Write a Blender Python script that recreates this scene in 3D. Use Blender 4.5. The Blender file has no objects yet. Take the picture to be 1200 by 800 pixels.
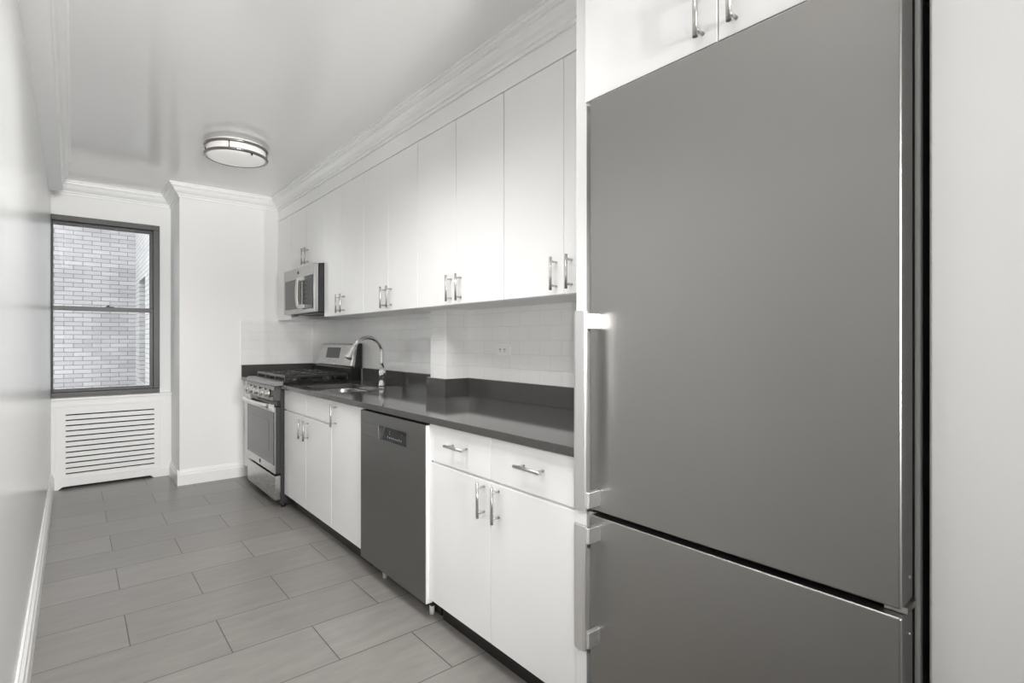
import bpy, bmesh, math, random
from mathutils import Vector, Matrix
random.seed(7)
PI = math.pi
S = bpy.context.scene
C = S.collection

# ------------------------------------------------------------------ camera, world, lights
cam_d = bpy.data.cameras.new('camera')
cam = bpy.data.objects.new('camera', cam_d); C.objects.link(cam)
cam.location = (0, 0, 1.2177)
cam.rotation_euler = (PI/2, 0, -0.6807)
cam_d.sensor_width = 36; cam_d.lens = 18.582
cam_d.shift_x = 0.01033; cam_d.shift_y = -0.001
cam_d.clip_start = 0.01
S.camera = cam

W = bpy.data.worlds.new('sky'); S.world = W; W.use_nodes = True
bg = W.node_tree.nodes['Background']
bg.inputs[0].default_value = (0.93, 0.96, 1.0, 1); bg.inputs[1].default_value = 6.6

def area(name, loc, rot, sx, sy, power, col=(1, 1, 1), portal=False):
    l = bpy.data.lights.new(name, 'AREA'); l.shape = 'RECTANGLE'; l.size = sx; l.size_y = sy
    l.energy = power; l.color = col
    o = bpy.data.objects.new(name, l); C.objects.link(o); o.location = loc; o.rotation_euler = rot
    if portal: l.cycles.is_portal = True
    return o
def spot(name, loc, aim, power, cone):
    l = bpy.data.lights.new(name, 'SPOT'); l.energy = power; l.spot_size = math.radians(cone); l.spot_blend = .8
    l.shadow_soft_size = 0; l.color = (1, .99, .975)
    o = bpy.data.objects.new(name, l); C.objects.link(o); o.location = loc
    o.rotation_euler = Vector(aim).to_track_quat('-Z', 'Y').to_euler()
    return o
# added fill spots with no real source, in the adjoining room, by the camera
# and under the kitchen ceiling, all just outside the view
for i in range(8):
    dx = (i % 4 - 1.5)*.3; dz = (i//4)*.4
    spot('flood_fill_spot', (.4+dx, -3.0, 1.3+dz), (0, 1, 0), 112, 50)  # added fill from behind the camera, pointing down the kitchen
    spot('entry_fill_spot', (.35+(i//4)*.25, .35+(i % 4)*.2, 2.5), (0, .45, -1), 3.4, 120)  # added unseen fill for the near end, no fixture there
    if i < 4: spot('camera_fill_spot', (.05+.1*(i % 2), .1*(i//2), 1.30), (1.7, 2.3, -.70), 11, 62)  # added fill beside the camera to brighten the backsplash tiles
    spot('upward_fill_spot', (.3+dx, -2.2, 1.2+dz), (.02, 1, .30), 50, 30)  # added fill aimed up to lift the far ceiling
for i in range(24):
    spot('kitchen_fill_spot', (.24+(i % 4)*.19, 1.15+(i//4)*.18, 2.5), (.05, .45, -1), 4.7, 115)  # added unseen fill spots, not a second ceiling fixture
area('window_portal', (0.23, 5.86, 1.5), (PI/2, 0, PI), 0.78, 1.5, 1, portal=True)

S.view_settings.view_transform = 'Standard'; S.view_settings.look = 'None'
S.view_settings.exposure = 0.08; S.view_settings.gamma = 1.0
S.view_settings.use_curve_mapping = False
S.cycles.max_bounces = 16; S.cycles.diffuse_bounces = 14; S.cycles.glossy_bounces = 5
S.cycles.caustics_reflective = False; S.cycles.caustics_refractive = False

# ------------------------------------------------------------------ materials
def mat(name, col, rough=0.5, metal=0.0, **kw):
    m = bpy.data.materials.new(name); m.use_nodes = True
    b = m.node_tree.nodes['Principled BSDF']
    if not isinstance(col, tuple): col = (col, col, col)
    b.inputs['Base Color'].default_value = (*col, 1)
    b.inputs['Roughness'].default_value = rough; b.inputs['Metallic'].default_value = metal
    for k, v in kw.items():
        b.inputs[k.replace('_', ' ')].default_value = v
    return m
def nodes(m): return m.node_tree.nodes, m.node_tree.links, m.node_tree.nodes['Principled BSDF']
def ramp(N, a, b, ca, cb):
    r = N.new('ShaderNodeValToRGB'); r.color_ramp.elements[0].position = a; r.color_ramp.elements[1].position = b
    r.color_ramp.elements[0].color = (*ca, 1); r.color_ramp.elements[1].color = (*cb, 1); return r
def add_bump(m, scale, strength, dist=0.002, stretch=(1, 1, 1), detail=3):
    N, L, b = nodes(m)
    tc = N.new('ShaderNodeTexCoord'); mp = N.new('ShaderNodeMapping'); mp.inputs['Scale'].default_value = stretch
    nz = N.new('ShaderNodeTexNoise'); nz.inputs['Scale'].default_value = scale; nz.inputs['Detail'].default_value = detail
    bp = N.new('ShaderNodeBump'); bp.inputs['Strength'].default_value = strength; bp.inputs['Distance'].default_value = dist
    L.new(tc.outputs['Object'], mp.inputs[0]); L.new(mp.outputs[0], nz.inputs['Vector'])
    L.new(nz.outputs['Fac'], bp.inputs['Height']); L.new(bp.outputs[0], b.inputs['Normal'])
    return nz

M = {}
M['wall'] = mat('wall_paint', (.86, .86, .853), .38); add_bump(M['wall'], 9, .12, .004)
M['wall_gloss'] = mat('gloss_wall_paint', (.80, .805, .802), .24); add_bump(M['wall_gloss'], 4, .18, .006)
M['ceiling'] = mat('ceiling_paint', (.87, .865, .855), .15, Specular_IOR_Level=.62); add_bump(M['ceiling'], 3, .15, .006)
M['trim'] = mat('trim_paint', (.90, .90, .895), .3)
M['cab'] = mat('white_laminate', (.89, .89, .885), .28); add_bump(M['cab'], 260, .02, .0004)
M['cabin'] = mat('cabinet_inside', (.66, .65, .64), .5)
M['kick'] = mat('black_toe_kick', (.018, .016, .015), .35)
M['gap'] = mat('dark_gap', (.03, .03, .03), .8)
M['nickel'] = mat('brushed_nickel', (.62, .60, .57), .28, 1.0)
M['ring_nickel'] = mat('satin_nickel', (.34, .325, .31), .25, 1.0)
M['chrome'] = mat('chrome', (.85, .85, .86), .06, 1.0)
M['knob'] = mat('polished_knob', (.80, .79, .77), .16, 1.0)
M['black'] = mat('black_enamel', (.012, .012, .012), .22)
M['iron'] = mat('cast_iron', (.03, .029, .028), .28)
M['blackglass'] = mat('black_glass', (.02, .02, .022), .05)
M['ovenglass'] = mat('oven_glass', (.03, .03, .03), .06)
M['ovenwin'] = mat('oven_window', (.06, .058, .056), .1)
M['frame'] = mat('window_frame_paint', (.055, .055, .054), .38)
M['plastic'] = mat('white_plastic', (.90, .90, .89), .25)
M['shell'] = mat('dark_appliance_shell', (.02, .02, .021), .5)
M['fr_side'] = mat('fridge_side_paint', (.16, .16, .163), .3)
M['mark'] = mat('panel_print', (.22, .22, .22), .5)
M['keypad'] = mat('keypad_black', (.008, .008, .008), .45)
M['keys'] = mat('keypad_print', (.10, .10, .10), .4)
M['dkmark'] = mat('emblem_ink', (.03, .03, .03), .35)

def steel(name, col, rough, stretch, s=1.0, aniso=0.0):
    m = mat(name, col, rough, 1.0)
    N, L, b = nodes(m)
    tc = N.new('ShaderNodeTexCoord'); mp = N.new('ShaderNodeMapping'); mp.inputs['Scale'].default_value = stretch
    nz = N.new('ShaderNodeTexNoise'); nz.inputs['Scale'].default_value = 40; nz.inputs['Detail'].default_value = 4
    r = N.new('ShaderNodeMapRange'); r.inputs['To Min'].default_value = rough*.85; r.inputs['To Max'].default_value = rough*1.15
    bp = N.new('ShaderNodeBump'); bp.inputs['Strength'].default_value = .05*s; bp.inputs['Distance'].default_value = .0006
    L.new(tc.outputs['Object'], mp.inputs[0]); L.new(mp.outputs[0], nz.inputs['Vector'])
    L.new(nz.outputs['Fac'], r.inputs[0]); L.new(r.outputs[0], b.inputs['Roughness'])
    L.new(nz.outputs['Fac'], bp.inputs['Height']); L.new(bp.outputs[0], b.inputs['Normal'])
    return m
M['fridge'] = steel('fridge_steel', (.37, .362, .350), .34, (30, .6, 30))
M['fr_handle'] = steel('fridge_handle_steel', (.86, .86, .855), .36, (20, 20, .6))
M['steel'] = steel('range_steel', (.50, .495, .485), .27, (20, .5, 20))
M['panel_steel'] = steel('control_panel_steel', (.16, .158, .155), .25, (20, .5, 20))
M['slate'] = steel('dishwasher_steel', (.27, .268, .262), .36, (20, .5, 20))
M['sinksteel'] = steel('sink_steel', (.45, .44, .43), .25, (4, 4, 4))
M['micro_steel'] = steel('microwave_steel', (.42, .415, .40), .28, (20, .5, 20))

def quartz():
    m = mat('dark_quartz', (.07, .068, .066), .075)
    N, L, b = nodes(m)
    tc = N.new('ShaderNodeTexCoord'); v = N.new('ShaderNodeTexNoise'); v.inputs['Scale'].default_value = 420
    r = ramp(N, .35, .7, (.062, .060, .058), (.092, .089, .086))
    L.new(tc.outputs['Object'], v.inputs['Vector']); L.new(v.outputs['Fac'], r.inputs[0]); L.new(r.outputs[0], b.inputs['Base Color'])
    return m
M['quartz'] = quartz()

def floor_mat():
    m = mat('grey_floor_tile', .25, .36)
    N, L, b = nodes(m)
    g = N.new('ShaderNodeNewGeometry'); mp = N.new('ShaderNodeMapping')
    mp.inputs['Location'].default_value = (-0.1761+.3075, -2.5694, 0)
    L.new(g.outputs['Position'], mp.inputs[0])
    br = N.new('ShaderNodeTexBrick'); br.offset = .5; br.offset_frequency = 2
    br.inputs['Scale'].default_value = 1; br.inputs['Brick Width'].default_value = .615; br.inputs['Row Height'].default_value = .3075
    br.inputs['Mortar Size'].default_value = .0022; br.inputs['Mortar Smooth'].default_value = .1; br.inputs['Bias'].default_value = 0
    br.inputs['Color1'].default_value = (.238, .228, .214, 1); br.inputs['Color2'].default_value = (.278, .265, .249, 1)
    br.inputs['Mortar'].default_value = (.075, .07, .065, 1)
    L.new(mp.outputs[0], br.inputs['Vector'])
    mp2 = N.new('ShaderNodeMapping'); mp2.inputs['Scale'].default_value = (1.6, 7, 1); mp2.inputs['Rotation'].default_value = (0, 0, .12)
    nz = N.new('ShaderNodeTexNoise'); nz.inputs['Scale'].default_value = 3; nz.inputs['Detail'].default_value = 6; nz.inputs['Roughness'].default_value = .6
    L.new(g.outputs['Position'], mp2.inputs[0]); L.new(mp2.outputs[0], nz.inputs['Vector'])
    r = ramp(N, .3, .72, (.86, .86, .87), (1.1, 1.09, 1.08))
    L.new(nz.outputs['Fac'], r.inputs[0])
    mx = N.new('ShaderNodeMix'); mx.data_type = 'RGBA'; mx.blend_type = 'MULTIPLY'; mx.inputs[0].default_value = 1
    L.new(br.outputs['Color'], mx.inputs[6]); L.new(r.outputs[0], mx.inputs[7]); L.new(mx.outputs[2], b.inputs['Base Color'])
    bp = N.new('ShaderNodeBump'); bp.inputs['Strength'].default_value = .35; bp.inputs['Distance'].default_value = .0015; bp.invert = True
    L.new(br.outputs['Fac'], bp.inputs['Height']); L.new(bp.outputs[0], b.inputs['Normal'])
    rr = N.new('ShaderNodeMapRange'); rr.inputs['To Min'].default_value = .26; rr.inputs['To Max'].default_value = .42
    L.new(nz.outputs['Fac'], rr.inputs[0]); L.new(rr.outputs[0], b.inputs['Roughness'])
    return m
M['floor'] = floor_mat()

def brickish(name, axis, w, h, mortar, c1, c2, cm, rough, bump, z0=0.0, freq=2, noise=None, x0=0.0, smooth=.1):
    # bricks laid on a vertical wall: axis is the horizontal world axis of the wall
    m = mat(name, c1[0], rough)
    N, L, b = nodes(m)
    g = N.new('ShaderNodeNewGeometry'); sp = N.new('ShaderNodeSeparateXYZ'); cb = N.new('ShaderNodeCombineXYZ')
    L.new(g.outputs['Position'], sp.inputs[0])
    if axis == 'XY':
        # follow whichever horizontal axis the face runs along (inner corners)
        sn = N.new('ShaderNodeSeparateXYZ'); L.new(g.outputs['True Normal'], sn.inputs[0])
        ab = N.new('ShaderNodeMath'); ab.operation = 'ABSOLUTE'; L.new(sn.outputs['X'], ab.inputs[0])
        gt = N.new('ShaderNodeMath'); gt.operation = 'GREATER_THAN'; gt.inputs[1].default_value = .5; L.new(ab.outputs[0], gt.inputs[0])
        mi = N.new('ShaderNodeMix'); mi.data_type = 'FLOAT'
        L.new(gt.outputs[0], mi.inputs[0]); L.new(sp.outputs['X'], mi.inputs[2]); L.new(sp.outputs['Y'], mi.inputs[3])
        L.new(mi.outputs[0], cb.inputs['X'])
    else:
        L.new(sp.outputs[axis], cb.inputs['X'])
    L.new(sp.outputs['Z'], cb.inputs['Y'])
    mp = N.new('ShaderNodeMapping'); mp.inputs['Location'].default_value = (x0, -z0, 0); L.new(cb.outputs[0], mp.inputs[0])
    br = N.new('ShaderNodeTexBrick'); br.offset = .5; br.offset_frequency = freq
    br.inputs['Scale'].default_value = 1; br.inputs['Brick Width'].default_value = w; br.inputs['Row Height'].default_value = h
    br.inputs['Mortar Size'].default_value = mortar; br.inputs['Mortar Smooth'].default_value = smooth; br.inputs['Bias'].default_value = 0
    br.inputs['Color1'].default_value = (*c1, 1); br.inputs['Color2'].default_value = (*c2, 1); br.inputs['Mortar'].default_value = (*cm, 1)
    L.new(mp.outputs[0], br.inputs['Vector']); out = br.outputs['Color']
    if noise:
        nz = N.new('ShaderNodeTexNoise'); nz.inputs['Scale'].default_value = noise[0]; nz.inputs['Detail'].default_value = 4
        L.new(g.outputs['Position'], nz.inputs['Vector'])
        r = ramp(N, .3, .7, noise[1], noise[2]); L.new(nz.outputs['Fac'], r.inputs[0])
        mx = N.new('ShaderNodeMix'); mx.data_type = 'RGBA'; mx.blend_type = 'MULTIPLY'; mx.inputs[0].default_value = 1
        L.new(out, mx.inputs[6]); L.new(r.outputs[0], mx.inputs[7]); out = mx.outputs[2]
    L.new(out, b.inputs['Base Color'])
    bp = N.new('ShaderNodeBump'); bp.inputs['Strength'].default_value = bump; bp.inputs['Distance'].default_value = .0018; bp.invert = True
    L.new(br.outputs['Fac'], bp.inputs['Height'])
    if 'tile' in name:
        n2 = N.new('ShaderNodeTexNoise'); n2.inputs['Scale'].default_value = 7; L.new(g.outputs['Position'], n2.inputs['Vector'])
        b2 = N.new('ShaderNodeBump'); b2.inputs['Strength'].default_value = .12; b2.inputs['Distance'].default_value = .006
        L.new(n2.outputs['Fac'], b2.inputs['Height']); L.new(bp.outputs[0], b2.inputs['Normal']); L.new(b2.outputs[0], b.inputs['Normal'])
    else:
        L.new(bp.outputs[0], b.inputs['Normal'])
    return m
M['tile'] = brickish('white_subway_tile', 'XY', .152, .0745, .0014, (.87, .87, .86), (.89, .885, .875), (.79, .785, .77), .07, .5, z0=.995, x0=-.03)
M['brick'] = brickish('pale_brick', 'X', .283, .083, .0065, (.235, .228, .228), (.18, .175, .175), (.085, .08, .08), .8, .4,
                      noise=(.9, (.80, .80, .80), (1.08, 1.08, 1.08)))
M['brick_side'] = brickish('pale_brick_side', 'Y', .283, .083, .0065, (.24, .235, .23), (.20, .195, .19), (.08, .077, .077), .8, .4)

def glass():
    m = bpy.data.materials.new('window_glass'); m.use_nodes = True; N = m.node_tree.nodes; L = m.node_tree.links
    N.clear(); o = N.new('ShaderNodeOutputMaterial'); t = N.new('ShaderNodeBsdfTransparent'); g = N.new('ShaderNodeBsdfGlossy')
    g.inputs['Roughness'].default_value = 0.0; t.inputs[0].default_value = (.97, .98, .98, 1)
    f = N.new('ShaderNodeFresnel'); f.inputs[0].default_value = 1.45; mx = N.new('ShaderNodeMixShader')
    L.new(f.outputs[0], mx.inputs[0]); L.new(t.outputs[0], mx.inputs[1]); L.new(g.outputs[0], mx.inputs[2]); L.new(mx.outputs[0], o.inputs[0])
    return m
M['glass'] = glass()
M['diffuser'] = mat('opal_diffuser', (.80, .79, .77), .35)
for i in range(6):
    a = i*PI/3; l_ = spot('ceiling_light_bulb', (.857+.12*math.cos(a), 3.905+.12*math.sin(a), 2.42), (0, 0, -1), 1.6, 130)
_b = M['diffuser'].node_tree.nodes['Principled BSDF']
_b.inputs['Emission Color'].default_value = (1, .97, .93, 1); _b.inputs['Emission Strength'].default_value = .2

# ------------------------------------------------------------------ mesh helpers (world coordinates)
def B(): return bmesh.new()
def box(bm, x0, x1, y0, y1, z0, z1):
    v = [bm.verts.new((x, y, z)) for z in (z0, z1) for x, y in ((x0, y0), (x1, y0), (x1, y1), (x0, y1))]
    for f in ((3, 2, 1, 0), (4, 5, 6, 7), (0, 1, 5, 4), (1, 2, 6, 5), (2, 3, 7, 6), (3, 0, 4, 7)):
        bm.faces.new([v[i] for i in f])
    return bm
def prism(bm, pts, axis, a, b):
    # closed outline pts extruded along world axis ('x','y','z') from a to b
    def P(p, t): return {'x': (t, p[0], p[1]), 'y': (p[0], t, p[1]), 'z': (p[0], p[1], t)}[axis]
    v0 = [bm.verts.new(P(p, a)) for p in pts]; v1 = [bm.verts.new(P(p, b)) for p in pts]; n = len(pts)
    bm.faces.new(v0[::-1]); bm.faces.new(v1)
    for i in range(n): bm.faces.new((v0[i], v0[(i+1) % n], v1[(i+1) % n], v1[i]))
    return bm
def tube(bm, pts, rad, seg=14, cap=True):
    pts = [Vector(p) for p in pts]; n = len(pts)
    if not isinstance(rad, (list, tuple)): rad = [rad]*n
    rings = []; up = None
    for i, p in enumerate(pts):
        t = (pts[min(i+1, n-1)] - pts[max(i-1, 0)]).normalized()
        if up is None:
            up = Vector((0, 0, 1)) if abs(t.z) < .9 else Vector((1, 0, 0))
        a = (up - t*up.dot(t)).normalized(); b = t.cross(a); up = a
        rings.append([bm.verts.new(p + rad[i]*(math.cos(2*PI*k/seg)*a + math.sin(2*PI*k/seg)*b)) for k in range(seg)])
    for i in range(n-1):
        for k in range(seg):
            f = bm.faces.new((rings[i][k], rings[i][(k+1) % seg], rings[i+1][(k+1) % seg], rings[i+1][k])); f.smooth = True
    if cap:
        bm.faces.new(rings[0][::-1]); bm.faces.new(rings[-1])
    return bm
def lathe(bm, prof, c=(0, 0, 0), axis='z', seg=48, close=False):
    rings = []
    def P(r, h, a):
        x, y = r*math.cos(a), r*math.sin(a)
        q = {'z': (x, y, h), 'x': (h, x, y), 'y': (x, h, y)}[axis]
        return (q[0]+c[0], q[1]+c[1], q[2]+c[2])
    for r, h in prof:
        rings.append([bm.verts.new(P(r, h, 2*PI*k/seg)) for k in range(seg)] if r > 1e-6 else [bm.verts.new(P(0, h, 0))])
    R = rings + ([rings[0]] if close else [])
    for a, b in zip(R, R[1:]):
        for k in range(seg):
            k2 = (k+1) % seg
            q = [a[k], a[k2], b[k2], b[k]] if len(a) > 1 and len(b) > 1 else ([a[0], b[k2], b[k]] if len(a) == 1 else [a[k], a[k2], b[0]])
            f = bm.faces.new(q); f.smooth = True
    return bm
def panel_hole(bm, axis, t0, t1, a0, a1, b0, b1, ha0, ha1, hb0, hb1):
    # slab with a rectangular hole; axis = thickness axis; a,b the other two in xyz order
    def bx(a_, a2, b_, b2):
        if axis == 'x': box(bm, t0, t1, a_, a2, b_, b2)
        elif axis == 'y': box(bm, a_, a2, t0, t1, b_, b2)
        else: box(bm, a_, a2, b_, b2, t0, t1)
    bx(a0, a1, b0, hb0); bx(a0, a1, hb1, b1); bx(a0, ha0, hb0, hb1); bx(ha1, a1, hb0, hb1)
    return bm

def obj(name, bm, m, parent=None, bevel=0.0, smooth=False, seg=2):
    bmesh.ops.recalc_face_normals(bm, faces=bm.faces[:])
    if parent is not None:
        r = parent
        while r.parent: r = r.parent
        off = r.location if r.type == 'EMPTY' else Vector(r.get('_o', (0, 0, 0)))
        bmesh.ops.translate(bm, verts=bm.verts[:], vec=-Vector(off))
    me = bpy.data.meshes.new(name); bm.to_mesh(me); bm.free()
    if smooth:
        for p in me.polygons: p.use_smooth = True
    me.materials.append(M[m] if isinstance(m, str) else m)
    o = bpy.data.objects.new(name, me); C.objects.link(o)
    if parent is not None: o.parent = parent
    if bevel:
        b = o.modifiers.new('bevel', 'BEVEL'); b.width = bevel; b.segments = seg; b.limit_method = 'ANGLE'; b.angle_limit = math.radians(40)
    return o
def struct(name, bm, m, parent=None, bevel=0.0, label=None):
    o = obj(name, bm, m, parent, bevel)
    if parent is None: o['kind'] = 'structure'
    if label: o['label'] = label
    return o
def thing(name, loc, label, cat, group=None):
    o = bpy.data.objects.new(name, None); C.objects.link(o); o.location = loc; o.empty_display_size = .1
    o['label'] = label; o['category'] = cat
    if group: o['group'] = group
    return o
def tag(o, label, cat, group=None):
    o['label'] = label; o['category'] = cat
    if group: o['group'] = group
    return o

# ------------------------------------------------------------------ key dimensions
CE = 2.53            # ceiling
XL = -0.143          # left wall face
XF = 1.195           # base cabinet fronts
XU = 1.485           # wall cabinet fronts
XB = 1.815           # wall behind the cabinets
YP = 5.155           # pier wall face
YR = 5.66            # alcove (window) wall face
XP = 0.692           # side of pier

# ------------------------------------------------------------------ room shell
struct('floor', box(B(), -2.2, 3.2, -4.0, 5.9, -.08, 0), 'floor')
struct('ceiling', box(B(), -2.2, 3.2, -4.0, 6.0, CE, CE+.1), 'ceiling')
struct('wall_left', box(B(), XL-.15, XL, -.6, 5.9, 0, CE), 'wall_gloss')
struct('wall_right', box(B(), XB, XB+.12, .1, YP+.05, 0, CE), 'wall')
struct('wall_corner', box(B(), 1.16, XB+.12, -.6, .247, 0, CE), 'wall', bevel=.004)
struct('wall_pier', box(B(), XP, XB+.12, YP, 5.95, 0, CE), 'wall', bevel=.003)
WX0, WX1, WZ0, WZ1 = -.1425, .606, .750, 2.250     # window opening
struct('wall_far', panel_hole(B(), 'y', YR, 5.86, XL-.15, XP, 0, CE, WX0, WX1, WZ0, WZ1), 'wall')
# adjoining room behind the camera
struct('wall_back', box(B(), -2.2, 3.2, -4.12, -4.0, 0, CE), 'wall')
struct('wall_back_left', box(B(), -2.32, -2.2, -4.0, -.5, 0, CE), 'wall')
struct('wall_back_right', box(B(), 3.2, 3.32, -4.0, -.5, 0, CE), 'wall')
struct('wall_back_left_return', box(B(), -2.2, XL-.15, -.6, -.45, 0, CE), 'wall')
struct('wall_back_right_return', box(B(), XB+.12, 3.2, -.6, -.45, 0, CE), 'wall')
# chase that steps out of the wall beside the sink
CX0, CY0, CY1 = 1.655, 2.545, 2.715
struct('wall_chase', box(B(), CX0, XB, CY0, CY1, .9, 1.397), 'tile')

def base_prof(t, h):   # thickness outward, height
    return [(0, 0), (t, 0), (t, h*.68), (t*.8, h*.74), (t*.72, h*.86), (t*.35, h*.93), (t*.3, h), (0, h)]
struct('baseboard_left', prism(B(), [(XL+a, b) for a, b in base_prof(.024, .145)], 'y', -.6, YR-.05), 'trim')
struct('baseboard_pier', prism(B(), [(YP-a, b) for a, b in base_prof(.018, .128)], 'x', XP-.018, 1.22), 'trim')
struct('baseboard_pier_side', prism(B(), [(XP-a, b) for a, b in base_prof(.018, .128)], 'y', YP-.0172, YR-.05), 'trim')
def base_corner():
    return prism(B(), [(1.16-a, b) for a, b in base_prof(.018, .128)], 'y', -.6, .245)

# crown mouldings: profile (out, down), swept along the wall line with mitred corners
CR = [(0, 0), (.080, 0), (.080, -.012), (.070, -.013), (.069, -.026), (.058, -.031), (.058, -.036), (.049, -.038), (.044, -.052),
      (.034, -.066), (.020, -.077), (.018, -.080), (.018, -.090), (.008, -.092), (.008, -.108), (0, -.110)]
CP = [(XL, YR), (XP, YR), (XP, YP), (XU, YP), (XU, 1.053)]          # room side is on the right of this path
def crown_run(i):
    bm = B(); secs = []
    def nrm(j):
        d = Vector((CP[j+1][0]-CP[j][0], CP[j+1][1]-CP[j][1])).normalized(); return Vector((d.y, -d.x))
    for j in (i, i+1):
        n1 = nrm(i); n0 = nrm(j-1) if j > 0 else n1; n2 = nrm(j) if j < len(CP)-1 else n1
        if j == 0: n0 = n2 = n1
        m = (n0+n2).normalized() if j > 0 and j < len(CP)-1 else n1
        k = 1/max(.3, m.dot(n1))
        secs.append([bm.verts.new((CP[j][0]+m.x*a*k, CP[j][1]+m.y*a*k, CE+b)) for a, b in CR])
    A_, B_ = secs; n = len(CR)
    for q in range(n): bm.faces.new((A_[q], A_[(q+1) % n], B_[(q+1) % n], B_[q]))
    bm.faces.new(A_); bm.faces.new(B_[::-1]); return bm
struct('trim_1', crown_run(3), 'trim', label='crown moulding above the wall cabinets')
struct('trim_2', crown_run(2), 'trim', label='crown moulding on the pier wall')
struct('trim_3', crown_run(0), 'trim', label='crown moulding above the window')
struct('trim_4', crown_run(1), 'trim', label='crown moulding on the side of the pier')
# boxed-in soffit and deep crown along the left wall
struct('trim_5', prism(B(), [(XL, CE), (-.012, CE), (-.012, CE-.012), (-.022, CE-.018), (-.026, CE-.04), (-.045, CE-.075), (-.055, CE-.115),
                             (-.062, CE-.12), (-.064, CE-.175), (XL, CE-.185)], 'y', .8, 5.22), 'trim', label='deep crown moulding along the left wall')
struct('trim_6', box(B(), XU+.002, XU+.02, 1.055, YP, 2.326, CE), 'trim', label='flat frieze board above the wall cabinets')

# ------------------------------------------------------------------ window
win = bpy.data.objects.new('window_1', None); C.objects.link(win); win.location = (.235, YR, WZ0); win['kind'] = 'structure'
fy0, fy1 = YR-.012, YR+.10
bm = B(); panel_hole(bm, 'y', fy0, fy1, WX0, WX1, WZ0, WZ1, WX0+.008, WX1-.048, WZ0+.040, WZ1-.045)
obj('window_frame', bm, 'frame', win, .003)
bm = B(); panel_hole(bm, 'y', YR+.045, YR+.075, WX0+.008, WX1-.048, 1.470, WZ1-.045, WX0+.014, WX1-.072, 1.505, WZ1-.072)
us = obj('upper_sash', bm, 'frame', win, .002)
obj('pane', box(B(), WX0+.014, WX1-.072, YR+.057, YR+.061, 1.505, WZ1-.072), 'glass', us)
bm = B(); panel_hole(bm, 'y', YR+.010, YR+.042, WX0+.008, WX1-.048, WZ0+.040, 1.503, WX0+.014, WX1-.074, WZ0+.066, 1.468)
ls = obj('lower_sash', bm, 'frame', win, .002)
obj('pane', box(B(), WX0+.014, WX1-.074, YR+.024, YR+.028, WZ0+.066, 1.468), 'glass', ls)
bm = B(); box(bm, .215, .275, YR+.012, YR+.040, 1.503, 1.510); box(bm, .225, .243, YR+.008, YR+.03, 1.508, 1.522)
obj('sash_lock', bm, 'shell', win, .001)

# courtyard outside
struct('wall_outside', box(B(), -4.5, 1.0, 13.0, 13.3, -3, 7.5), 'brick')
bm = B(); box(bm, .98, 1.4, 7.6, 11.15, -3, 7.5); box(bm, .98, 1.4, 12.25, 13.0, -3, 7.5)
box(bm, .98, 1.4, 11.15, 12.25, -3, .45); box(bm, .98, 1.4, 11.15, 12.25, 2.35, 7.5)
struct('wall_outside_side', bm, 'brick_side')
w2 = bpy.data.objects.new('window_2', None); C.objects.link(w2); w2.location = (1.05, 11.7, .45); w2['kind'] = 'structure'
bm = B(); panel_hole(bm, 'x', 1.08, 1.14, 11.15, 12.25, .45, 2.35, 11.22, 12.18, .53, 2.27); box(bm, 1.08, 1.14, 11.22, 12.18, 1.36, 1.42)
obj('window_frame', bm, 'frame', w2)
obj('pane', box(B(), 1.11, 1.12, 11.22, 12.18, .53, 2.27), 'blackglass', w2)
struct('ground_outside', box(B(), -4.5, 1.4, 5.95, 13.3, -3.1, -3.0), 'brick_side')

# ------------------------------------------------------------------ radiator cover
rc = thing('radiator_cover', (.27, YR-.05, 0), 'white painted radiator cover with twelve dark horizontal slots under the window', 'radiator cover')
ry = YR-.055
X0, X1 = XL+.001, XP-.001
obj('ledge', box(B(), X0, X1, ry-.022, YR-.001, .728, .748), 'trim', rc, .004)
bm = B()     # front sheet built round the slots
zs = [.126 + i*(.606-.126)/11 for i in range(12)]
sx0, sx1 = -.049, .560; hw = .0052
box(bm, X0, sx0, ry, ry+.012, .075, .728); box(bm, sx1, X1, ry, ry+.012, .075, .728)
prev = .075
for z in zs:
    box(bm, sx0, sx1, ry, ry+.012, prev, z-hw); prev = z+hw
box(bm, sx0, sx1, ry, ry+.012, prev, .728)
obj('slotted_panel', bm, 'trim', rc)
bm = B(); panel_hole(bm, 'y', ry-.007, ry, X0+.012, .618, .075, .690, X0+.030, .600, .093, .672)
obj('moulding', bm, 'trim', rc, .002)
bm = B(); prism(bm, [(X0, 0), (X0+.045, 0), (X0+.075, .022), (.53, .022), (.555, 0), (X1, 0), (X1, .075), (X0, .075)], 'y', ry-.006, ry+.012)
obj('skirt', bm, 'trim', rc, .002)
obj('backing', box(B(), X0, X1, YR-.012, YR-.004, .0, .72), 'gap', rc)

# ------------------------------------------------------------------ ceiling light
cl = thing('ceiling_light', (.857, 3.905, CE), 'round flush ceiling light with two brushed nickel rings around a white diffuser', 'ceiling light')
c = (.857, 3.905, CE)
obj('canopy', lathe(B(), [(0, 0), (.175, 0), (.175, -.012), (0, -.012)], c), 'trim', cl)
obj('diffuser', lathe(B(), [(.178, -.012), (.180, -.02), (.180, -.078), (.176, -.085), (.150, -.093), (.09, -.099), (0, -.101)], c, seg=64), 'diffuser', cl)
for z in (-.022, -.078):
    obj('ring', lathe(B(), [(.181, z-.008), (.186, z-.009), (.196, z-.006), (.198, z), (.196, z+.006), (.186, z+.009), (.181, z+.008)], c, seg=64, close=True), 'ring_nickel', cl)
for k in range(4):
    a = PI/4 + k*PI/2 + .35; bm = B()
    tube(bm, [(c[0]+.191*math.cos(a), c[1]+.191*math.sin(a), CE-.074), (c[0]+.191*math.cos(a), c[1]+.191*math.sin(a), CE-.026)], .0035, 8)
    obj('post', bm, 'ring_nickel', cl)
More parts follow.
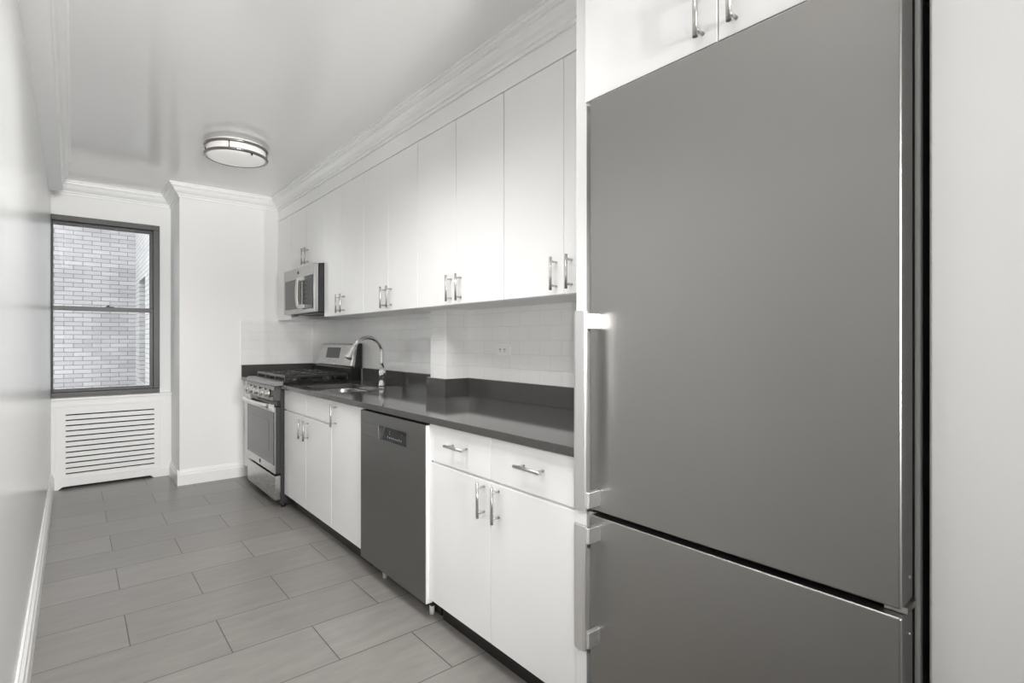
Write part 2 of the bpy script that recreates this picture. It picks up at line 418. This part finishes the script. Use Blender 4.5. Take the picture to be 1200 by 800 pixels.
obj('finial', lathe(B(), [(0, -.100), (.005, -.098), (.006, -.092), (.005, -.087), (0, -.085)], (.857+.187*math.cos(-1.28), 3.905+.187*math.sin(-1.28), CE), seg=16), 'black', cl)

# ------------------------------------------------------------------ bar handles
def bar_handle(x, y, z, vertical=True, L=.131, r=.0058, stand=.033):
    # x = door face, handle stands off towards -x
    bm = B(); xb = x-stand
    if vertical:
        tube(bm, [(xb, y, z-L/2), (xb, y, z+L/2)], r, 16)
        for s in (-.047, .047): tube(bm, [(xb, y, z+s), (x+.0005, y, z+s)], .0045, 12)
    else:
        tube(bm, [(xb, y-L/2, z), (xb, y+L/2, z)], r, 16)
        for s in (-.047, .047): tube(bm, [(xb, y+s, z), (x+.0005, y+s, z)], .0045, 12)
    return bm
G = .0016   # half gap between fronts
def front(root, x, y0, y1, z0, z1, kind='door', handle=None, vertical=True, t=.019, label=None):
    d = obj(kind, box(B(), x, x+t, y0+G, y1-G, z0+G, z1-G), 'cab', root, .0012)
    if handle: obj('handle', bar_handle(x, handle[0], handle[1], vertical), 'nickel', d)
    if label: d['label'] = label
    return d
def carcass(root, x, xb, y0, y1, z0, z1, name='body', m='cab'):
    return obj(name, box(B(), x, xb, y0+.0008, y1-.0008, z0, z1), m, root)

# wall cabinets
UZ0, UZ1 = 1.397, 2.320
GU = 'white slab wall cabinets over the counter'
def wall_cab(y0, y1, z0, label, doors, handles=(), name='wall_cabinet'):
    r = thing(name, (XU+.02, (y0+y1)/2, z0), label, 'cabinet')
    carcass(r, XU+.0195, XB-.001, y0, y1, z0, UZ1+.004)
    for i, (a, b) in enumerate(doors):
        front(r, XU, a, b, z0, UZ1, 'door', handles[i] if i < len(handles) else None)
    return r
hz = 1.480
fp = thing('filler_panel', (XU, 4.955, UZ0), 'plain white filler panel between the pier wall and the microwave', 'panel')
obj('panel', box(B(), XU, XU+.019, 4.760, YP-.001, UZ0+.004, UZ1), 'cab', fp, .001)
obj('side', box(B(), XU+.019, XB-.001, 4.762, 4.780, UZ0+.004, UZ1), 'cab', fp)
obj('bottom', box(B(), XU+.019, XB-.001, 4.780, YP-.001, UZ0+.004, UZ0+.018), 'cab', fp)
wall_cab(3.980, 4.758, 1.812, 'short white wall cabinet with two doors directly above the microwave', [(4.369, 4.758), (3.980, 4.369)], [(4.398, 1.905), (4.325, 1.905)])
wall_cab(3.282, 3.978, UZ0, 'white two-door wall cabinet immediately right of the microwave', [(3.640, 3.978), (3.282, 3.640)], [(3.672, hz), (3.592, hz)])
wall_cab(2.573, 3.280, UZ0, 'white two-door wall cabinet over the sink faucet, second from the microwave', [(2.928, 3.280), (2.573, 2.928)], [(2.968, hz), (2.885, hz)])
wall_cab(1.818, 2.571, UZ0, 'white two-door wall cabinet above the stepped-out tiled wall and its dark ledge', [(2.195, 2.571), (1.818, 2.195)], [(2.236, hz), (2.150, hz)])
wall_cab(1.073, 1.816, UZ0, 'white two-door wall cabinet nearest the refrigerator, above the outlet', [(1.448, 1.816), (1.073, 1.448)], [(1.488, hz), (1.404, hz)])

# tall end panel and cabinet over the refrigerator
bm = B(); box(bm, 1.130, XB-.001, 1.012, 1.052, 0, CE-.001)
tp = tag(obj('end_panel', bm, 'cab', None, .0015), 'tall white end panel running floor to ceiling left of the refrigerator', 'panel')
oc = thing('overhead_cabinet', (1.12, .63, 1.886), 'white two-door cabinet above the stainless refrigerator', 'cabinet')
obj('body', box(B(), 1.1395, XB-.001, .250, 1.011, 1.886, CE-.001), 'cab', oc)
front(oc, 1.12, .614, 1.010, 1.885, CE-.012, 'door', (.650, 1.966))
front(oc, 1.12, .250, .614, 1.885, CE-.012, 'door', (.572, 1.966))

# ------------------------------------------------------------------ base cabinets
BZ0, BZ1 = .100, .866
def kick(root, y0, y1): return obj('toe_kick', box(B(), 1.255, 1.27, y0, y1, 0, BZ0-.001), 'kick', root)
def base_body(root, y0, y1, open_top=False):
    if not open_top: return carcass(root, XF+.0195, XB-.001, y0, y1, BZ0, BZ1)
    bm = B(); xa, xb = XF+.0195, XB-.001; ya, yb = y0+.0008, y1-.0008; t = .018
    box(bm, xa, xb, ya, ya+t, BZ0, BZ1); box(bm, xa, xb, yb-t, yb, BZ0, BZ1)
    box(bm, xa, xb, ya+t, yb-t, BZ0, BZ0+t); box(bm, xb-t, xb, ya+t, yb-t, BZ0+t, BZ1)
    box(bm, xa, xa+.004, ya+t, yb-t, BZ0+t, BZ1)
    return obj('body', bm, 'cab', root)
SE = .714
r = thing('base_cabinet', (1.5, 4.96, 0), 'narrow white base filler cabinet squeezed between the pier wall and the range', 'cabinet')
base_body(r, 4.775, YP-.002); front(r, XF, 4.775, YP-.002, BZ0, BZ1); kick(r, 4.776, YP-.003)
r = thing('sink_cabinet', (1.5, 3.54, 0), 'white sink base cabinet with two doors under two plain false fronts beside the range', 'cabinet')
base_body(r, 3.086, 3.988, True); kick(r, 2.66, 3.93)
front(r, XF, 3.530, 3.988, BZ0, SE-.003, 'door', (3.580, .630)); front(r, XF, 3.086, 3.530, BZ0, SE-.003, 'door', (3.486, .627))
front(r, XF, 3.530, 3.988, SE+.003, BZ1, 'false_front'); front(r, XF, 3.086, 3.530, SE+.003, BZ1, 'false_front')
r = thing('pull_out_cabinet', (1.5, 2.87, 0), 'narrow full-height white base cabinet with one door left of the dishwasher', 'cabinet')
base_body(r, 2.650, 3.084); front(r, XF, 2.650, 3.084, BZ0, BZ1, 'door', (3.012, .780))
r = thing('drawer_cabinet', (1.5, 1.53, 0), 'white base cabinet with two drawers over two doors between dishwasher and refrigerator', 'cabinet')
base_body(r, 1.056, 1.968); kick(r, 1.056, 1.955)
front(r, XF, 1.538, 1.968, SE-.012, BZ1, 'drawer', (1.738, .792), False); front(r, XF, 1.056, 1.538, SE-.012, BZ1, 'drawer', (1.305, .791), False)
front(r, XF, 1.538, 1.968, BZ0, SE-.018, 'door', (1.577, .625)); front(r, XF, 1.056, 1.538, BZ0, SE-.018, 'door', (1.490, .625))

# ------------------------------------------------------------------ countertop with sink cut-out and splash
XC, CT0, CT1 = 1.170, .866, .8957
SX0, SX1, SY0, SY1, SR = 1.270, 1.610, 3.160, 3.800, .085
def rrect(x0, x1, y0, y1, r, n=8):
    out = []
    for cx, cy, a0 in ((x1-r, y1-r, 0), (x0+r, y1-r, PI/2), (x0+r, y0+r, PI), (x1-r, y0+r, 1.5*PI)):
        out += [(cx+r*math.cos(a0+PI/2*k/n), cy+r*math.sin(a0+PI/2*k/n)) for k in range(n+1)]
    return out
ct = thing('countertop', (1.49, 2.5, CT0), 'long polished dark grey quartz countertop from the range to the refrigerator panel', 'countertop')
bm = B()
ring = rrect(SX0, SX1, SY0, SY1, SR)
def outer(p):   # project ring points to the slab rectangle around the sink
    cx, cy = (SX0+SX1)/2, (SY0+SY1)/2; dx, dy = p[0]-cx, p[1]-cy
    ex = (XB-.001-cx) if dx > 0 else (XC-cx); ey = (3.988-cy) if dy > 0 else (3.0-cy)
    t = min(ex/dx if abs(dx) > 1e-9 else 1e9, ey/dy if abs(dy) > 1e-9 else 1e9)
    return (cx+dx*t, cy+dy*t)
# faces between sink ring and rectangle, made by triangle fill
for z in (CT0, CT1):
    es = []
    for loop in ([(XC, 1.054), (XB-.001, 1.054), (XB-.001, 3.988), (XC, 3.988)], ring):
        vs = [bm.verts.new((x, y, z)) for x, y in loop]
        es += [bm.edges.new((vs[i], vs[(i+1) % len(vs)])) for i in range(len(vs))]
    bmesh.ops.triangle_fill(bm, use_beauty=True, use_dissolve=False, edges=es)
bot = [e for e in bm.edges if e.is_boundary and e.verts[0].co.z < CT0+.001]
key = lambda v: (round(v.co.x, 5), round(v.co.y, 5))
top = {key(v): v for v in bm.verts if v.co.z > CT1-.001}
for e in bot:
    a, b = e.verts; bm.faces.new((a, b, top[key(b)], top[key(a)]))
obj('slab', bm, 'quartz', ct, .002)
SP = .9985
bm = B(); box(bm, XB-.021, XB-.001, 1.054, CY0-.018, CT1, SP)
prism(bm, [(XB-.001, CY0-.020), (XB-.001, CY0-.0005), (CX0-.0005, CY0-.0005), (CX0-.0005, CY1+.0005), (XB-.001, CY1+.0005), (XB-.001, CY1+.02), (CX0-.02, CY1+.02), (CX0-.02, CY0-.02)], 'z', CT1, SP)
box(bm, XB-.021, XB-.001, CY1+.02, 3.975, CT1, SP)
obj('backsplash', bm, 'quartz', ct, .001)
c2 = thing('countertop', (1.49, 4.96, CT0), 'short dark quartz counter strip left of the range with a splash along the pier wall', 'countertop')
obj('slab', box(B(), XC, XB-.001, 4.772, YP-.001, CT0, CT1), 'quartz', c2, .002)
bm = B(); box(bm, XC, XB-.001, YP-.021, YP-.001, CT1, SP); box(bm, XB-.021, XB-.001, 4.772, YP-.021, CT1, SP)
obj('backsplash', bm, 'quartz', c2, .001)

# tiled splash on the walls
bm = B()
box(bm, XB-.008, XB-.0005, 1.054, CY0-.001, SP+.0005, 1.3965); box(bm, XB-.008, XB-.0005, CY1+.001, YP-.009, SP+.0005, 1.3965)
box(bm, XC, XB-.0005, YP-.009, YP-.0005, SP+.0005, 1.400)
box(bm, XB-.008, XB-.0005, 3.99, 4.76, .90, SP)
tag(obj('tile_backsplash', bm, 'tile'), 'glossy white subway tile backsplash between the dark counter and wall cabinets', 'backsplash')
bm = B(); box(bm, CX0-.0015, CX0, CY0-.0015, CY0+.008, SP, 1.3965)
box(bm, XC-.006, XC, YP-.011, YP, SP, 1.404)
tag(obj('tile_edge_trim', bm, 'plastic'), 'thin white corner edging of the wall tiles', 'trim')

# sink
sk = thing('sink', (1.44, 3.48, CT0), 'undermount stainless steel sink bowl with rounded corners below the faucet', 'sink')
bm = B(); prev = None; loops = []
for off, z in ((.012, CT0-.001), (-.004, CT0-.001), (-.006, CT0-.012), (-.012, CT0-.15), (-.04, CT0-.175), (-.10, CT0-.18)):
    loops.append([bm.verts.new((x, y, z)) for x, y in rrect(SX0-off, SX1+off, SY0-off, SY1+off, max(.02, SR+off))])
for a, b in zip(loops, loops[1:]):
    n = len(a)
    for i in range(n): bm.faces.new((a[i], a[(i+1) % n], b[(i+1) % n], b[i])).smooth = True
bm.faces.new(loops[-1])
obj('bowl', bm, 'sinksteel', sk)
obj('drain', lathe(B(), [(0, .003), (.03, .003), (.042, .006), (.045, 0), (.045, -.02), (0, -.02)], (1.44, 3.48, CT0-.180), seg=32), 'chrome', sk)

# faucet
FX, FY = 1.703, 3.445
fa = thing('faucet', (FX, FY, CT1), 'chrome gooseneck pull-down faucet standing behind the sink', 'faucet')
obj('base', lathe(B(), [(0, 0), (.027, 0), (.027, .006), (.0235, .010), (.022, .055), (.024, .060), (.024, .105), (.019, .115), (.0145, .125), (0, .125)], (FX, FY, CT1), seg=32), 'chrome', fa)
pts = [(FX, FY, CT1+.11), (FX, FY, CT1+.17), (FX, FY, CT1+.225)]
R = .110; zc = CT1+.232
pts += [(FX-R+R*math.cos(a), FY, zc+R*math.sin(a)) for a in [math.radians(d) for d in range(0, 155, 7)]]
last = Vector(pts[-1]); dirv = (Vector(pts[-1])-Vector(pts[-2])).normalized()
obj('spout', tube(B(), pts, .0125, 18), 'chrome', fa)
hp = [last-dirv*.006, last+dirv*.004, last+dirv*.03, last+dirv*.062, last+dirv*.085, last+dirv*.093]
obj('spray_head', tube(B(), hp, [.0135, .0150, .0165, .021, .026, .024], 22), 'chrome', fa)
q = [Vector((FX, FY-.018, CT1+.082)), Vector((FX+.002, FY-.044, CT1+.082))]
bm = B(); tube(bm, q, [.019, .019], 20)
tube(bm, [(FX+.002, FY-.040, CT1+.078), (FX-.004, FY-.038, CT1+.095), (FX-.010, FY-.010, CT1+.135), (FX-.012, FY+.010, CT1+.158)], [.010, .0085, .0065, .0055], 12)
obj('lever', bm, 'chrome', fa)

# ------------------------------------------------------------------ gas range
RY0, RY1, RX = 3.995, 4.762, 1.128
ra = thing('gas_range', (1.45, (RY0+RY1)/2, 0), 'stainless steel gas range with five knobs and black grates in front of the pier wall', 'range')
obj('body', box(B(), 1.172, 1.79, RY0+.003, RY1-.003, .03, .895), 'shell', ra)
for y in (RY0+.03, RY1-.03):
    for x in (1.20, 1.74): obj('foot', tube(B(), [(x, y, 0), (x, y, .03)], .016, 12), 'black', ra)
dr = obj('drawer', box(B(), RX, 1.171, RY0, RY1, .062, .235), 'steel', ra, .005)
dr['label'] = 'stainless lower storage drawer'
od = obj('oven_door', box(B(), RX, RX+.010, RY0, RY1, .252, .735), 'steel', ra, .003)
obj('door_side', box(B(), RX+.010, 1.171, RY0+.003, RY1-.003, .254, .733), 'shell', od, .002)
obj('door_glass', box(B(), RX-.003, RX-.0002, RY0+.012, RY1-.010, .313, .695), 'ovenglass', od, .001)
obj('door_window', box(B(), RX-.0042, RX-.003, RY0+.13, RY1-.13, .395, .628), 'ovenwin', od)
# bowed handle
bm = B(); n = 17
vs = []
for i in range(n):
    t = i/(n-1); y = RY0+.012+(RY1-RY0-.024)*t; bow = math.sin(PI*t)**.7
    xc = RX-.028-.030*bow; w = .009; h = .0165
    vs.append([bm.verts.new((xc-w, y, .744-h)), bm.verts.new((xc-w*1.1, y, .744)), bm.verts.new((xc-w*.6, y, .744+h)), bm.verts.new((xc+w*.7, y, .744+h)), bm.verts.new((xc+w, y, .744-h))])
for a, b in zip(vs, vs[1:]):
    for k in range(5): bm.faces.new((a[k], a[(k+1) % 5], b[(k+1) % 5], b[k])).smooth = True
bm.faces.new(vs[0][::-1]); bm.faces.new(vs[-1])
for yy in (RY0+.014, RY1-.040):
    prism(bm, [(RX+.001, .700), (RX-.012, .712), (RX-.030, .732), (RX-.030, .752), (RX+.001, .752)], 'y', yy, yy+.026)
obj('handle', bm, 'nickel', od)
def emblem(parent, x, y, z, r, m):
    bm = lathe(B(), [(r*.82, -.0012), (r, -.0012), (r, .0005), (r*.82, .0005)], (x, y, z), axis='x', seg=24, close=True)
    # script-like monogram strokes inside the ring
    for s in (-1, 1):
        tube(bm, [(x-.0008, y-s*r*.10+s*.38*r*math.cos(a)*.8, z+.42*r*math.sin(a)) for a in [i*PI/5+.6 for i in range(8)]], r*.09, 6)
    return obj('emblem', bm, m, parent)
emblem(od, RX-.001, 4.378, .285, .016, 'dkmark')
# slanted control panel + top lip
bm = prism(B(), [(RX-.012, .780), (RX-.002, .884), (1.171, .884), (1.171, .780)], 'y', RY0, RY1)
cp = obj('control_panel', bm, 'panel_steel', ra, .003)
bm = prism(B(), [(RX-.006, .886), (RX-.006, .910), (RX+.004, .920), (1.190, .920), (1.190, .897), (1.171, .886)], 'y', RY0-.001, RY1+.001)
obj('front_lip', bm, 'slate', ra, .003)
obj('vent_gap', box(B(), 1.150, 1.171, RY0+.01, RY1-.01, .737, .779), 'black', ra)
for i, y in enumerate((4.110, 4.225, 4.378, 4.530, 4.645)):
    k = lathe(B(), [(0, 0), (.032, 0), (.032, -.006), (.027, -.009), (.0255, -.030), (.022, -.034), (0, -.034)], (RX-.008, y, .828), axis='x', seg=28)
    box(k, RX-.050, RX-.040, y-.005, y+.005, .828-.023, .828+.023)
    obj('knob', k, 'knob', ra)
# cooktop
obj('cooktop', box(B(), 1.190, 1.700, RY0-.001, RY1+.001, .895, .912), 'black', ra, .003)
for (bx_, by_, rr_) in ((1.32, 4.15, .045), (1.32, 4.61, .052), (1.58, 4.15, .036), (1.58, 4.61, .040), (1.45, 4.38, .05)):
    obj('burner', lathe(B(), [(0, 0), (rr_*1.2, 0), (rr_*1.15, .008), (rr_*.85, .012), (rr_*.85, .018), (rr_*.8, .022), (0, .023)], (bx_, by_, .912), seg=28), 'iron', ra)
gz = .958
for gi, (ya, yb) in enumerate(((RY0+.012, RY0+.260), (RY0+.264, RY1-.264), (RY1-.260, RY1-.012))):
    bm = B(); xa, xb = 1.205, 1.690; w = .0075
    for y in (ya+w, yb-w): box(bm, xa, xb, y-w, y+w, gz-.016, gz)
    for x in (xa+w, xb-w, (xa+xb)/2): box(bm, x-w, x+w, ya+2*w, yb-2*w, gz-.016, gz)
    ym = (ya+yb)/2
    for x in (1.32, 1.58):
        for s in (-1, 1):
            yy0, yy1 = sorted((ym+s*.030, ym+s*((yb-ya)/2-2*w))); box(bm, x-.005, x+.005, yy0, yy1, gz-.013, gz+.003)
    for x0_, x1_ in ((xa+2*w, 1.292), (1.348, 1.4405), (1.4545, 1.552), (1.608, xb-2*w)):
        box(bm, x0_, x1_, ym-.005, ym+.005, gz-.013, gz+.003)
    for x in (xa+w, xb-w):
        for y in (ya+w, yb-w): box(bm, x-w, x+w, y-w, y+w, .912, gz-.016)
    obj('grate', bm, 'iron', ra, .0015)
# backguard
bm = prism(B(), [(1.700, .912), (1.700, .998), (1.712, 1.010), (1.79, 1.010), (1.79, .895), (1.700, .895)], 'y', RY0, RY1)
obj('riser', bm, 'black', ra, .003)
bm = prism(B(), [(1.716, 1.012), (1.752, 1.183), (1.772, 1.190), (1.796, 1.190), (1.796, 1.012)], 'y', RY0+.030, RY1)
bgd = obj('backguard', bm, 'steel', ra, .003)
bm = prism(B(), [(1.728, .996), (1.754, 1.180), (1.772, 1.194), (1.798, 1.194), (1.798, .996)], 'y', RY0-.002, RY0+.030)
obj('end_cap', bm, 'black', ra, .003)
def slx(z): return 1.716+(z-1.012)*(1.752-1.716)/(1.183-1.012)
bm = prism(B(), [(slx(1.070)-.0015, 1.070), (slx(1.158)-.0015, 1.158), (slx(1.158)+.003, 1.158), (slx(1.070)+.003, 1.070)], 'y', 4.300, 4.590)
obj('display', bm, 'blackglass', bgd)

# ------------------------------------------------------------------ microwave
MY0, MY1, MX = 4.000, 4.735, 1.415
mw = thing('microwave', (1.6, 4.37, 1.43), 'stainless steel over-the-range microwave hung beneath the short cabinet', 'microwave')
obj('body', box(B(), 1.452, XB-.01, MY0-.012, MY1+.012, 1.436, 1.808), 'shell', mw, .002)
bm = prism(B(), [(MX, 1.437), (MX-.002, 1.62), (MX, 1.807), (1.451, 1.807), (1.451, 1.437)], 'y', MY0, MY1)
md = obj('door', bm, 'micro_steel', mw, .004)
obj('window', box(B(), MX-.0045, MX-.001, 4.290, 4.690, 1.474, 1.716), 'ovenglass', md, .001)
obj('keypad', box(B(), MX-.0045, MX-.001, 4.020, 4.245, 1.464, 1.722), 'keypad', mw, .001)
for i in range(6):
    for j in range(3): obj('key', box(B(), MX-.0052, MX-.0044, 4.150+j*.030, 4.164+j*.030, 1.490+i*.034, 1.500+i*.034), 'keys', mw)
# bowed flat handle
bm = B(); vs = []; n = 15
for i in range(n):
    t = i/(n-1); z = 1.478+.236*t; bow = math.sin(PI*t)**.35; xc = MX-.022-.018*bow
    vs.append([bm.verts.new((xc-.006, 4.262, z)), bm.verts.new((xc-.006, 4.300, z)), bm.verts.new((xc+.006, 4.300, z)), bm.verts.new((xc+.006, 4.262, z))])
for a, b in zip(vs, vs[1:]):
    for k in range(4): bm.faces.new((a[k], a[(k+1) % 4], b[(k+1) % 4], b[k])).smooth = True
bm.faces.new(vs[0][::-1]); bm.faces.new(vs[-1])
for z in (1.474, 1.690): box(bm, MX-.030, MX-.001, 4.195, 4.300, z, z+.026)
obj('handle', bm, 'nickel', md)
emblem(md, MX-.001, 4.362, 1.766, .014, 'dkmark')
obj('bottom_vent', box(B(), 1.475, 1.52, 4.05, 4.68, 1.430, 1.4355), 'black', mw)
obj('grease_filter_clip', box(B(), 1.47, 1.49, 4.60, 4.66, 1.423, 1.430), 'black', mw)

# ------------------------------------------------------------------ dishwasher
DY0, DY1, DX = 1.974, 2.642, 1.180
dw = thing('dishwasher', (1.5, 2.31, 0), 'slate grey stainless dishwasher between the narrow cabinet and the drawer cabinet', 'dishwasher')
obj('body', box(B(), 1.212, 1.78, DY0+.006, DY1-.006, .06, .862), 'shell', dw)
dd = obj('door', panel_hole(B(), 'x', DX, 1.2115, DY0+.004, DY1-.003, .080, .853, 2.148, 2.430, .727, .796), 'slate', dw, .0015)
e_ = obj('edge_strip', box(B(), DX+.001, 1.2115, DY0-.002, DY0+.0035, .082, .851), 'plastic', dd); e_['label'] = 'pale plastic strip on the right edge'
bm = prism(B(), [(1.190, .727), (1.202, .796), (1.2115, .796), (1.2115, .727)], 'y', 2.148, 2.430)
pc = obj('control_recess', bm, 'blackglass', dd)
def face_x(z): return 1.190+(z-.727)*(.012/.069)
for i in range(8):
    z = .742; y = 2.352-i*.019; hgt = .009 if i % 3 else .012
    obj('panel_icon', box(B(), face_x(z)-.0022, face_x(z)-.0008, y-.0045, y+.003, z, z+hgt*.8), 'mark', pc)
for (y, z) in ((2.338, .772), (2.340, .760), (2.215, .771)):
    obj('indicator', box(B(), face_x(z)-.0022, face_x(z)-.0008, y-.003, y+.003, z, z+.005), 'mark', pc)
for y in (2.490, 2.03): obj('foot', tube(B(), [(1.245, y, 0), (1.245, y, .06)], .012, 12), 'plastic', dw)
obj('kick_plate', box(B(), 1.262, 1.275, DY0+.004, DY1-.004, .004, .078), 'kick', dw)

# ------------------------------------------------------------------ refrigerator
FRX, FY0, FY1 = 1.100, .272, .973
fr = thing('refrigerator', (1.45, .62, 0), 'tall stainless steel bottom-freezer refrigerator at the near end of the run', 'refrigerator')
obj('body', box(B(), 1.182, 1.79, FY0-.002, FY1+.002, .035, 1.856), 'fr_side', fr, .004)
obj('gasket', box(B(), 1.1705, 1.182, FY0+.014, FY1-.014, .06, 1.85), 'gap', fr)
bm = B(); box(bm, 1.172, 1.190, FY0-.010, FY0-.001, .04, 1.856)
obj('body_edge', bm, 'plastic', fr, .003)
du = obj('upper_door', box(B(), FRX, 1.170, FY0, FY1, .756, 1.874), 'fridge', fr, .004, seg=3); du['label'] = 'tall stainless upper refrigerator door'
dl = obj('lower_door', box(B(), FRX, 1.170, FY0, FY1, .040, .742), 'fridge', fr, .004, seg=3); dl['label'] = 'stainless lower freezer door'
def fr_handle(z0, z1, door):
    bm = B()
    prism(bm, [(1.046, .942), (1.043, .950), (1.043, .974), (1.048, .984), (1.054, .984), (1.056, .946), (1.056, .942)], 'z', z0, z1)
    for z in (z0+.006, z1-.048): box(bm, 1.054, FRX+.0005, .936, .950, z, z+.042)
    return obj('handle', bm, 'fr_handle', door, .0015)
fr_handle(.768, 1.296, du); fr_handle(.398, .728, dl)
bm = B(); box(bm, 1.120, 1.186, FY0-.004, FY0+.03, .7435, .7545); tube(bm, [(1.15, FY0+.008, .742), (1.15, FY0+.008, .758)], .005, 10)
obj('hinge', bm, 'nickel', fr)
for z, door in ((.80, du), (.70, dl)): obj('screw_cap', tube(B(), [(1.148, FY0-.0015, z), (1.148, FY0+.001, z)], .003, 10), 'nickel', door)
for x in (1.22, 1.74):
    for y in (FY0+.05, FY1-.05): obj('foot', tube(B(), [(x, y, 0), (x, y, .036)], .02, 12), 'black', fr)

# ------------------------------------------------------------------ outlet on the tiled wall
ou = thing('electrical_outlet', (XB-.008, 2.215, 1.17), 'small white horizontal electrical outlet on the tiled wall near the refrigerator', 'outlet')
obj('cover_plate', box(B(), XB-.0165, XB-.0078, 2.152, 2.272, 1.135, 1.205), 'plastic', ou, .002)
sck = obj('socket', box(B(), XB-.0185, XB-.0165, 2.178, 2.246, 1.152, 1.188), 'plastic', ou, .001)
for yy in (2.192, 2.229):
    bm = B(); box(bm, XB-.0192, XB-.0184, yy-.006, yy-.003, 1.165, 1.174); box(bm, XB-.0192, XB-.0184, yy+.003, yy+.006, 1.165, 1.174)
    tube(bm, [(XB-.0192, yy, 1.158), (XB-.0184, yy, 1.158)], .0022, 8)
    obj('socket_slots', bm, 'shell', sck)
